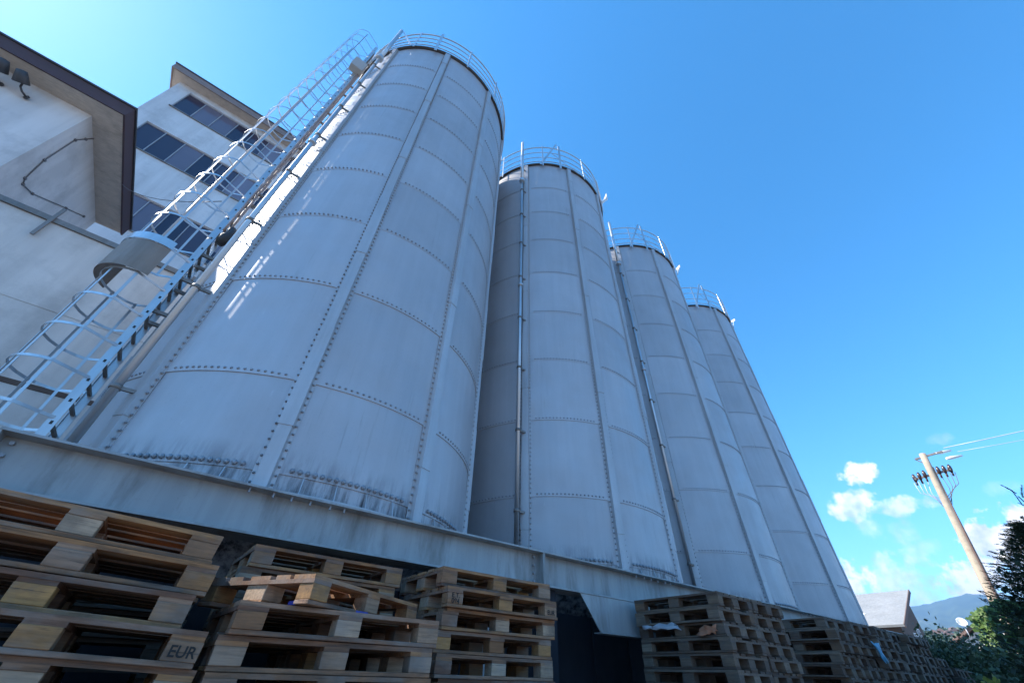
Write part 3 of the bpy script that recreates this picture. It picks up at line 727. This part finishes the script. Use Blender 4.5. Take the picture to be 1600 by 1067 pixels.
stamp(S3[1], -0.5275, 'E.T.\n084', 0.05); stamp(S3[1], 0.5275, 'EUR', 0.05, (0.0, -0.012))
for k in PROTO:
    for i, p in enumerate(PROTO[k]):
        if (k, i) not in USED:
            for c in list(p.children): bpy.data.objects.remove(c)
            bpy.data.objects.remove(p)

# loose bits among the pallets
m = MB(); m.bar((0.66, 2.86, TOP0+4*PH+0.016), (1.14, 3.02, TOP0+4*PH+0.011), 0.09, 0.02); tag(m.build('loose_plank', 'blue_plastic'), 'faded blue painted plank under the askew pallet', 'plank')
m = MB(); m.bar((3.02, 4.62, -0.295), (3.40, 4.62, 0.72), 0.02, 0.17, (1, 0, 0)); tag(m.build('leaning_board', 'grey_plaster'), 'pale grey board leaning behind the stamped pallet stack', 'board')
def rag(name, mat, pts, label, cat, t=0.006):
    m = MB(); g = random.Random(len(label)); W = 7
    vs = []
    for i in range(W):
        for j in range(5):
            u, v = i/(W-1), j/4
            p = Vector(pts[0])*(1-u)*(1-v) + Vector(pts[1])*u*(1-v) + Vector(pts[2])*u*v + Vector(pts[3])*(1-u)*v
            vs.append(p + Vector((g.uniform(-.02, .02), g.uniform(-.02, .02), g.uniform(-.02, .02))))
    m.add(vs, [(i*5+j, i*5+j+1, (i+1)*5+j+1, (i+1)*5+j) for i in range(W-1) for j in range(4)], True)
    o = m.build(name, mat); md = o.modifiers.new('thick', 'SOLIDIFY'); md.thickness = t; return tag(o, label, cat)
z5 = TOP0+5*PH
rag('plastic_film', 'film', [(5.28, 4.0, z5+0.145), (5.285, 3.45, z5+0.145), (5.26, 3.40, z5+0.075), (5.25, 3.95, z5+0.105)], 'torn white plastic film hanging from the dark corner stack', 'plastic film')
rag('cardboard_sheet', 'cardboard', [(5.285, 3.15, z5+0.10), (5.285, 2.95, z5+0.10), (5.285, 3.0, z5+0.03), (5.285, 3.2, z5+0.02)], 'rusty brown cardboard scrap stuck between dark pallets', 'cardboard')
rag('plastic_sheet', 'light_blue', [(9.75, 2.80, 0.62), (10.0, 2.78, 0.60), (10.08, 2.79, 0.36), (9.95, 2.8, 0.33)], 'pale blue plastic sheet draped over the dark stacks', 'plastic sheet')
m = MB(); m.bar((12.5, 3.1, TOP0+8*PH+0.014), (13.4, 3.25, TOP0+8*PH+0.03), 0.16, 0.025); tag(m.build('white_board', 'white_paint'), 'short white board lying on top of the far dark stacks', 'board')

# ------------------------------------------------------------------ far right: barn, pole, lamp, house, plants
def barn():
    t = thing('barn', 'low barn with pale grey pitched roof and brown wooden side', 'barn', (41.5, 9, GROUND)); o = Vector(t.location)
    def part(m, name, mat, p=t, **k): m.v = [tuple(Vector(v)-o) for v in m.v]; return m.build(name, mat, p, **k)
    x0, x1, y0, y1, z0, z1 = 39.2, 44.0, 9.3, 24, 3.15, 5.3
    m = MB(); m.add([(x0, y0, GROUND), (x1, y0, GROUND), (x1, y0, z1), (x0, y0, z0), (x0, y1, GROUND), (x1, y1, GROUND), (x1, y1, z1), (x0, y1, z0)],
                    [(0, 1, 2, 3), (7, 6, 5, 4), (0, 3, 7, 4), (1, 5, 6, 2), (3, 2, 6, 7), (0, 4, 5, 1)]); part(m, 'wall', 'barn_wood', fix=True)
    m = MB(); a = Vector((38.7, 0, 3.14)); b = Vector((44.3, 0, 5.62)); d = (b-a).normalized(); n = Vector((-d.z, 0, d.x))
    vs = [(p.x, y, p.z) for y in (8.95, 24.4) for p in (a, b, b+n*0.14, a+n*0.14)]
    m.add(vs, [(0, 1, 2, 3), (7, 6, 5, 4), (0, 4, 5, 1), (1, 5, 6, 2), (2, 6, 7, 3), (3, 7, 4, 0)]); part(m, 'roof', 'roof_sheet', fix=True)
    m = MB(); 
    for y in (8.90,):
        vs = [(p.x, yy, p.z) for yy in (y, y+0.046) for p in (a-n*0.06, b-n*0.06, b+n*0.16, a+n*0.16)]; m.add(vs, [(0, 1, 2, 3), (7, 6, 5, 4), (0, 4, 5, 1), (1, 5, 6, 2), (2, 6, 7, 3), (3, 7, 4, 0)])
    part(m, 'verge_board', 'roof_tile', fix=True)
    for k in range(2):
        p = a + d*2.0; m = MB(); y = 11.6+k*0.8
        q = p+n*0.16; m.box((q.x, y, q.z), (0.28, 0.7, 0.03), Matrix((d, Vector((0, 1, 0)), n)).transposed()); part(m, 'skylight', 'white_paint')
    for k in range(3):
        xx = 40.6+k*1.0; m = MB(); zt = 2.7+k*0.3
        for zz in (zt, zt-0.75, zt-1.5): m.bx(xx-0.35, xx+0.35, y0-0.05, y0-0.003, zz-0.05, zz)
        for dx in (-0.35, 0, 0.3): m.bx(xx+dx, xx+dx+0.05, y0-0.048, y0-0.003, zt-1.5, zt-0.05)
        w = part(m, 'window', 'white_paint'); m = MB(); m.bx(xx-0.34, xx+0.34, y0-0.02, y0-0.004, zt-1.49, zt-0.02); part(m, 'pane', 'dark_glass', w)
barn()
def pole():
    base = Vector((34.6, 4.4, GROUND)); top = Vector((34.95, 2.81, 11.5))
    t = thing('utility_pole', 'leaning pale wooden power pole with dark insulators at its top', 'pole', base); L_ = top-base
    def part(m, name, mat, p=t): return m.build(name, mat, p)
    m = MB(); m.tube([L_*(i/12) for i in range(13)], [0.29-0.125*i/12 for i in range(13)], 14); part(m, 'shaft', 'pole_wood')
    d = L_.normalized(); s = Vector((0.12, -1, 0.08)).normalized(); f = d.cross(s)
    m = MB(); m.tube([d*0.2+f*-0.26+s*0.16, L_*0.6+f*-0.2+s*0.14, L_*0.93+s*0.17], 0.05, 7); part(m, 'conduit', 'roof_tile')
    m = MB(); c = L_*0.985; m.bar(c - s*0.45, c + s*0.95, 0.10, 0.10); m.bar(L_*0.955+s*-0.1, c-s*0.45, 0.05, 0.05); part(m, 'crossarm', 'dull_steel')
    m = MB(); c = L_*0.90; m.bar(c - s*0.9, c + s*0.9, 0.10, 0.10); m.bar(c+f*0.3-s*0.8, c-f*0.5-s*0.8, 0.06, 0.06); m.bar(c+f*0.3+s*0.8, c-f*0.5+s*0.8, 0.06, 0.06); part(m, 'crossarm', 'dull_steel')
    for sg, k in ((-1, 3), (1, 3)):
        for i in range(k):
            q = L_*0.90 + s*sg*(0.35+0.27*i) + f*(0.1*i-0.1); m = MB()
            m.tube([q-d*0.12, q+d*0.08, q+d*0.22, q+d*0.34], [0.07, 0.10, 0.09, 0.04], 9); m.tube([q-d*0.12, q-d*0.35], 0.05, 7); part(m, 'insulator', 'insulator')
    for i in range(2):
        q = L_*(0.985-0.035*i) + s*(0.6+0.35*i); m = MB(); m.tube([q, q+s*0.25+f*0.1, q+s*0.75+f*0.25], [0.07, 0.10, 0.05], 8); part(m, 'insulator', 'white_paint')
    for sg in (-1, 1):
        for i in range(4):
            q = L_*0.885 + s*sg*(0.35+0.22*i); e = L_*(0.76+0.012*i)+s*sg*0.2
            m = MB(); m.tube([q, q*0.75+e*0.25+s*sg*0.12-d*0.35, q*0.35+e*0.65+s*sg*0.10-d*0.1, e], 0.018, 5); part(m, 'lead_cable', 'cable_grey' if sg > 0 else 'wire')
    for i, (a, e) in enumerate([((35.05, 1.75, 11.55), (36.0, -22.0, 12.6)), ((35.2, 1.3, 11.2), (37.5, -22, 11.9))]):
        m = MB(); A, E = Vector(a), Vector(e)
        m.tube([A.lerp(E, k/14) - Vector((0, 0, 0.6*4*(k/14)*(1-k/14))) for k in range(15)], 0.022-0.008*i, 5)
        tag(m.build('power_line', 'wire'), ['upper bright power line running right from the pole top', 'lower faint power line running right from the pole top'][i], 'wire', 'power lines')
pole()
def street_lamp():
    b = Vector((29.6, 2.35, GROUND)); t = thing('street_lamp', 'small white globe lamp on a thin post beyond the conifer', 'lamp', b)
    m = MB(); m.tube([(0, 0, 0), (0.05, -0.05, 3), (0.15, -0.16, 5.0), (0.3, -0.3, 6.0)], [0.06, 0.05, 0.04, 0.035], 8); m.build('post', 'roof_tile', t)
    m = MB(); m.lathe([(0.0, -0.24)] + [(0.24*cos(R(a)), 0.24*sin(R(a))) for a in range(-75, 90, 15)] + [(0, 0.24)], 20); m.build('globe', 'white_paint', t, loc=(0.33, -0.33, 6.2))
street_lamp()
def house():
    t = thing('house', 'house with brown roof edge showing just above the hedge', 'house', (62, 9.6, GROUND)); o = Vector(t.location)
    m = MB(); x, y0, ya, y1, ze, zr = 62, 11.6, 7.2, 2.8, 3.0, 5.7
    m.add([(x, y0, 0), (x, y1, 0), (x, y1, ze+1.5), (x, ya, zr+1.5), (x, y0, ze+1.5)] + [(x+9, y0, 0), (x+9, y1, 0), (x+9, y1, ze+1.5), (x+9, ya, zr+1.5), (x+9, y0, ze+1.5)],
          [(0, 1, 2, 3, 4), (9, 8, 7, 6, 5), (0, 5, 6, 1), (1, 6, 7, 2), (4, 9, 5, 0)]); m.v = [(v[0]-o.x, v[1]-o.y, v[2]) for v in m.v]; m.build('wall', 'cream_plaster', t, fix=True)
    m = MB()
    for ye in (12.9, 2.3):
        e = Vector((x-0.6, ye, ze+1.5-0.35)); r = Vector((x-0.6, ya, zr+1.5+0.02)); vs = []
        for dx in (0, 10.2):
            for p in (e, r, r+Vector((0, 0, 0.25)), e+Vector((0, 0, 0.25))): vs.append((p.x+dx-o.x, p.y-o.y, p.z))
        m.add(vs, [(0, 1, 2, 3), (7, 6, 5, 4), (0, 4, 5, 1), (1, 5, 6, 2), (2, 6, 7, 3), (3, 7, 4, 0)])
    m.build('roof', 'roof_tile', t, fix=True)
    d = thing('satellite_dish', 'white satellite dish standing on the brown roof edge', 'dish', (61.2, 9.75, 3.75)); m = MB()
    prof = [(0.0, 0.0), (0.13, 0.015), (0.26, 0.06), (0.36, 0.13), (0.38, 0.13), (0.26, 0.04), (0.13, 0.0), (0.0, -0.03)]
    m.lathe(prof, 24); q = m.build('reflector', 'white_paint', d, loc=(0, 0, 1.3)); q.rotation_euler = (0, R(-70), R(25))
    m = MB(); m.tube([(0.1, 0, -0.1), (0.1, 0, 1.2)], 0.04, 7); m.tube([(0.1, 0, 1.0), (-0.7, 0.2, 1.5)], 0.025, 6); m.build('mast', 'wire', d)
house()

def leaf_cloud(m, g, c, rad, n, ls, up=0.3, clump=None):
    """leaf faces spread through clumps within an ellipsoid"""
    cl = []
    k = clump or max(8, n//70)
    while len(cl) < k:
        v = Vector((g.uniform(-1, 1), g.uniform(-1, 1), g.uniform(-1, 1)))
        if v.length < 1 and v.length > 0.35: cl.append(v * (0.72+0.28*g.random()))
    for i in range(n):
        q = cl[g.randrange(k)]; sp = 0.26
        p = Vector((q.x+g.gauss(0, sp)*0.6, q.y+g.gauss(0, sp)*0.6, q.z+g.gauss(0, sp)*0.5))
        p = Vector((p.x*rad[0], p.y*rad[1], p.z*rad[2])) + Vector(c)
        d = Vector((g.gauss(0, 1), g.gauss(0, 1), g.gauss(0, 1)+up)).normalized(); w = d.orthogonal().normalized(); w.rotate(Matrix.Rotation(g.uniform(0, 6.28), 3, d))
        l = ls*g.uniform(0.6, 1.4); b = w.cross(d).normalized()*l*0.38
        m.add([p, p+w*l*0.5+b, p+w*l, p+w*l*0.5-b], [(0, 1, 2, 3)])
def conifer():
    g = random.Random(4); t = thing('conifer', 'large dark feathery conifer filling the right edge of the frame', 'tree', (10.2, 0.08, GROUND))
    m = MB(); m.tube([(0, 0, 0), (0.03, 0.02, 1.5), (0.0, 0.05, 2.8), (0.0, 0.06, 3.5)], [0.13, 0.10, 0.05, 0.006], 9); m.build('trunk', 'bark', t)
    m = MB()
    def spray(p, d, ln, w):
        d = d.normalized(); s = d.cross(Vector((0, 0, 1))).normalized() if abs(d.z) < 0.95 else Vector((1, 0, 0))
        n = int(ln/0.022)
        for i in range(n):
            u = i/n; q = p + d*ln*u + Vector((0, 0, -0.05*u*u))
            for sg in (-1, 1):
                dd = (d*0.75 + s*sg*0.8 + Vector((0, 0, g.uniform(-.45, .45)))).normalized(); l = w*(1-u*0.6)*g.uniform(0.7, 1.2); b = dd.cross(Vector((g.uniform(-.4, .4), g.uniform(-.4, .4), 1))).normalized()*0.010
                m.add([q-b, q+b, q+dd*l], [(0, 1, 2)])
    leaf_cloud(m, g, (0, 0, 1.2), (1.3, 1.3, 1.5), 16000, 0.10)
    leaf_cloud(m, g, (0, 0, 2.3), (0.85, 0.85, 0.85), 7000, 0.08)
    for i in range(5200):
        z = g.uniform(0.2, 3.5); prof = 1.68-0.22*z if z < 2.6 else max(0.08, 1.1-0.92*(z-2.6)/0.95)
        a = g.uniform(0, 6.283); r0 = prof*g.uniform(0.6, 0.98)
        d = Vector((cos(a)+g.gauss(0, .3), sin(a)+g.gauss(0, .3), g.uniform(0.2, 1.1)))
        spray(Vector((cos(a)*r0, sin(a)*r0, z)), d, g.uniform(0.12, 0.26), 0.06)
    for i in range(10): spray(Vector((g.uniform(-.05, .05), g.uniform(-.05, .05), 3.3+0.07*i)), Vector((g.uniform(-.5, .5), g.uniform(-.5, .5), 1)), 0.24, 0.06)
    m.build('crown', 'conifer_leaf', t)
conifer()
def bush(name, label, cat, loc, rad, n, ls, mat, seed, trunk=True, cz=None):
    g = random.Random(seed); t = thing(name, label, cat, loc)
    m = MB(); cz = rad[2]*0.95 if cz is None else cz
    for i in range(5):
        a = i*1.26; m.tube([(0.05*cos(a), 0.05*sin(a), 0), (rad[0]*0.25*cos(a), rad[1]*0.25*sin(a), cz*0.8), (rad[0]*0.5*cos(a+0.3), rad[1]*0.5*sin(a+0.3), cz*1.35)], [0.05, 0.035, 0.01], 6)
    m.build('trunk', 'bark', t)
    m = MB(); leaf_cloud(m, g, (0, 0, cz), rad, n, ls); m.build('crown', mat, t)
bush('shrub', 'dark green bush beside the end of the pallet row', 'bush', (18.6, 3.75, GROUND), (1.5, 1.0, 1.46), 15000, 0.085, 'bush_leaf', 5)
bush('shrub', 'dark shaggy bush in front of the sunlit ivy hedge', 'bush', (17.6, 2.75, GROUND), (1.4, 0.9, 1.42), 15000, 0.085, 'bush_leaf', 6)
bush('shrub', 'low dark bush under the large conifer', 'bush', (14.6, 2.0, GROUND), (1.1, 0.7, 1.1), 9000, 0.10, 'bush_leaf', 8)
def hedge():
    g = random.Random(11); t = thing('ivy_hedge', 'sunlit bright green leafy hedge between conifer and dark bush', 'hedge', (29.5, 3.0, GROUND))
    m = MB(); n = 0
    m2 = MB()
    for y in (-0.9, -0.3, 0.3, 0.9): m2.tube([(0, y, 0), (0.05, y+0.1, 2.0), (0, y, 3.9)], [0.06, 0.05, 0.02], 6)
    m2.build('stems', 'bark', t)
    for i in range(9000):
        y = g.uniform(-1.25, 1.3); z = g.uniform(0, 4.5 - 0.35*abs(y)); x = g.choice([-1, -1, -1, 1])*(0.55+0.10*sin(y*5+z*3))+g.gauss(0, 0.09)
        if g.random() < 0.15: x = g.uniform(-0.6, 0.6); z = 4.45-0.35*abs(y)+g.gauss(0, 0.08)
        d = Vector((-1+g.gauss(0, .5), g.gauss(0, .6), 0.6+g.gauss(0, .5))).normalized(); w = d.orthogonal().normalized(); w.rotate(Matrix.Rotation(g.uniform(0, 6.28), 3, d)); l = 0.15*g.uniform(0.6, 1.3); b = w.cross(d)*l*0.45
        p = Vector((x, y, z)); m.add([p, p+w*l*0.5+b, p+w*l, p+w*l*0.5-b], [(0, 1, 2, 3)])
    m.build('crown', 'ivy_leaf', t)
hedge()
def village():
    g = random.Random(2); m = MB()
    for i in range(300):
        az = g.uniform(70, 96); d = g.uniform(400, 560); t = (d-160)/420; z = GROUND + math.tan(R(3.9))*580*t**1.2
        leaf_cloud(m, g, (d*sin(R(az)), d*cos(R(az)), z+3.0), (4.5, 4.5, 4.2), 60, 2.2, 0.3, 8)
    tag(m.build('treeline', 'far_leaf'), kind='stuff')
    sp = [(78.9, 470, 'white'), (79.25, 500, 'white'), (79.6, 455, 'cream'), (80.05, 510, 'cream')]
    lb = ['tiny white house nearest the barn in the far village', 'tiny white house second from the barn in the far village', 'tiny cream house in the middle of the far village', 'tiny cream house at the far village end by the dish']
    for i, (az, d, c) in enumerate(sp):
        t_ = (d-160)/420; z = GROUND + math.tan(R(3.9))*580*t_**1.2
        t = thing('village_house', lb[i], 'house', (d*sin(R(az)), d*cos(R(az)), z), R(10*i), 'houses of the far village')
        m = MB(); m.bx(-4, 4, -3.2, 3.2, -1, 6); m.build('wall', c+'_plaster', t)
        m = MB(); m.add([(-4.4, -3.7, 5.8), (4.4, -3.7, 5.8), (4.4, 0, 8.6), (-4.4, 0, 8.6), (-4.4, 3.7, 5.8), (4.4, 3.7, 5.8)], [(0, 1, 2, 3), (3, 2, 5, 4), (0, 3, 4), (1, 5, 2), (0, 4, 5, 1)]); m.build('roof', 'roof_tile', t, fix=True)
village()
g9 = random.Random(9); t9 = thing('garden_plant', 'small yellow-green plant at the lower right, under the bushes', 'plant', (11.2, 1.75, GROUND+0.0))
m = MB(); m.tube([(0, 0, 0), (0, 0, 1.5)], 0.012, 5); m.build('stem', 'bark', t9)
m = MB(); leaf_cloud(m, g9, (0, 0, 1.62), (0.16, 0.16, 0.08), 90, 0.10, 1.0, 6); m.build('leaves', 'yellow_leaf', t9)

# ------------------------------------------------------------------ haze over the far distance
HAZE = 0.00024
if HAZE:
    m = MB(); m.bx(-9500, 9500, -9500, 9500, GROUND-12, 520); hz = m.build('haze', 'asphalt'); hz['kind'] = 'stuff'
    hm = bpy.data.materials.new('haze'); hm.use_nodes = True; nt = hm.node_tree; nt.nodes.clear()
    out = nt.nodes.new('ShaderNodeOutputMaterial'); pv = nt.nodes.new('ShaderNodeVolumePrincipled'); pv.inputs['Density'].default_value = HAZE; pv.inputs['Color'].default_value = (0.36, 0.62, 1.0, 1); pv.inputs['Anisotropy'].default_value = 0.2
    nt.links.new(pv.outputs[0], out.inputs['Volume']); hz.data.materials.clear(); hz.data.materials.append(hm)
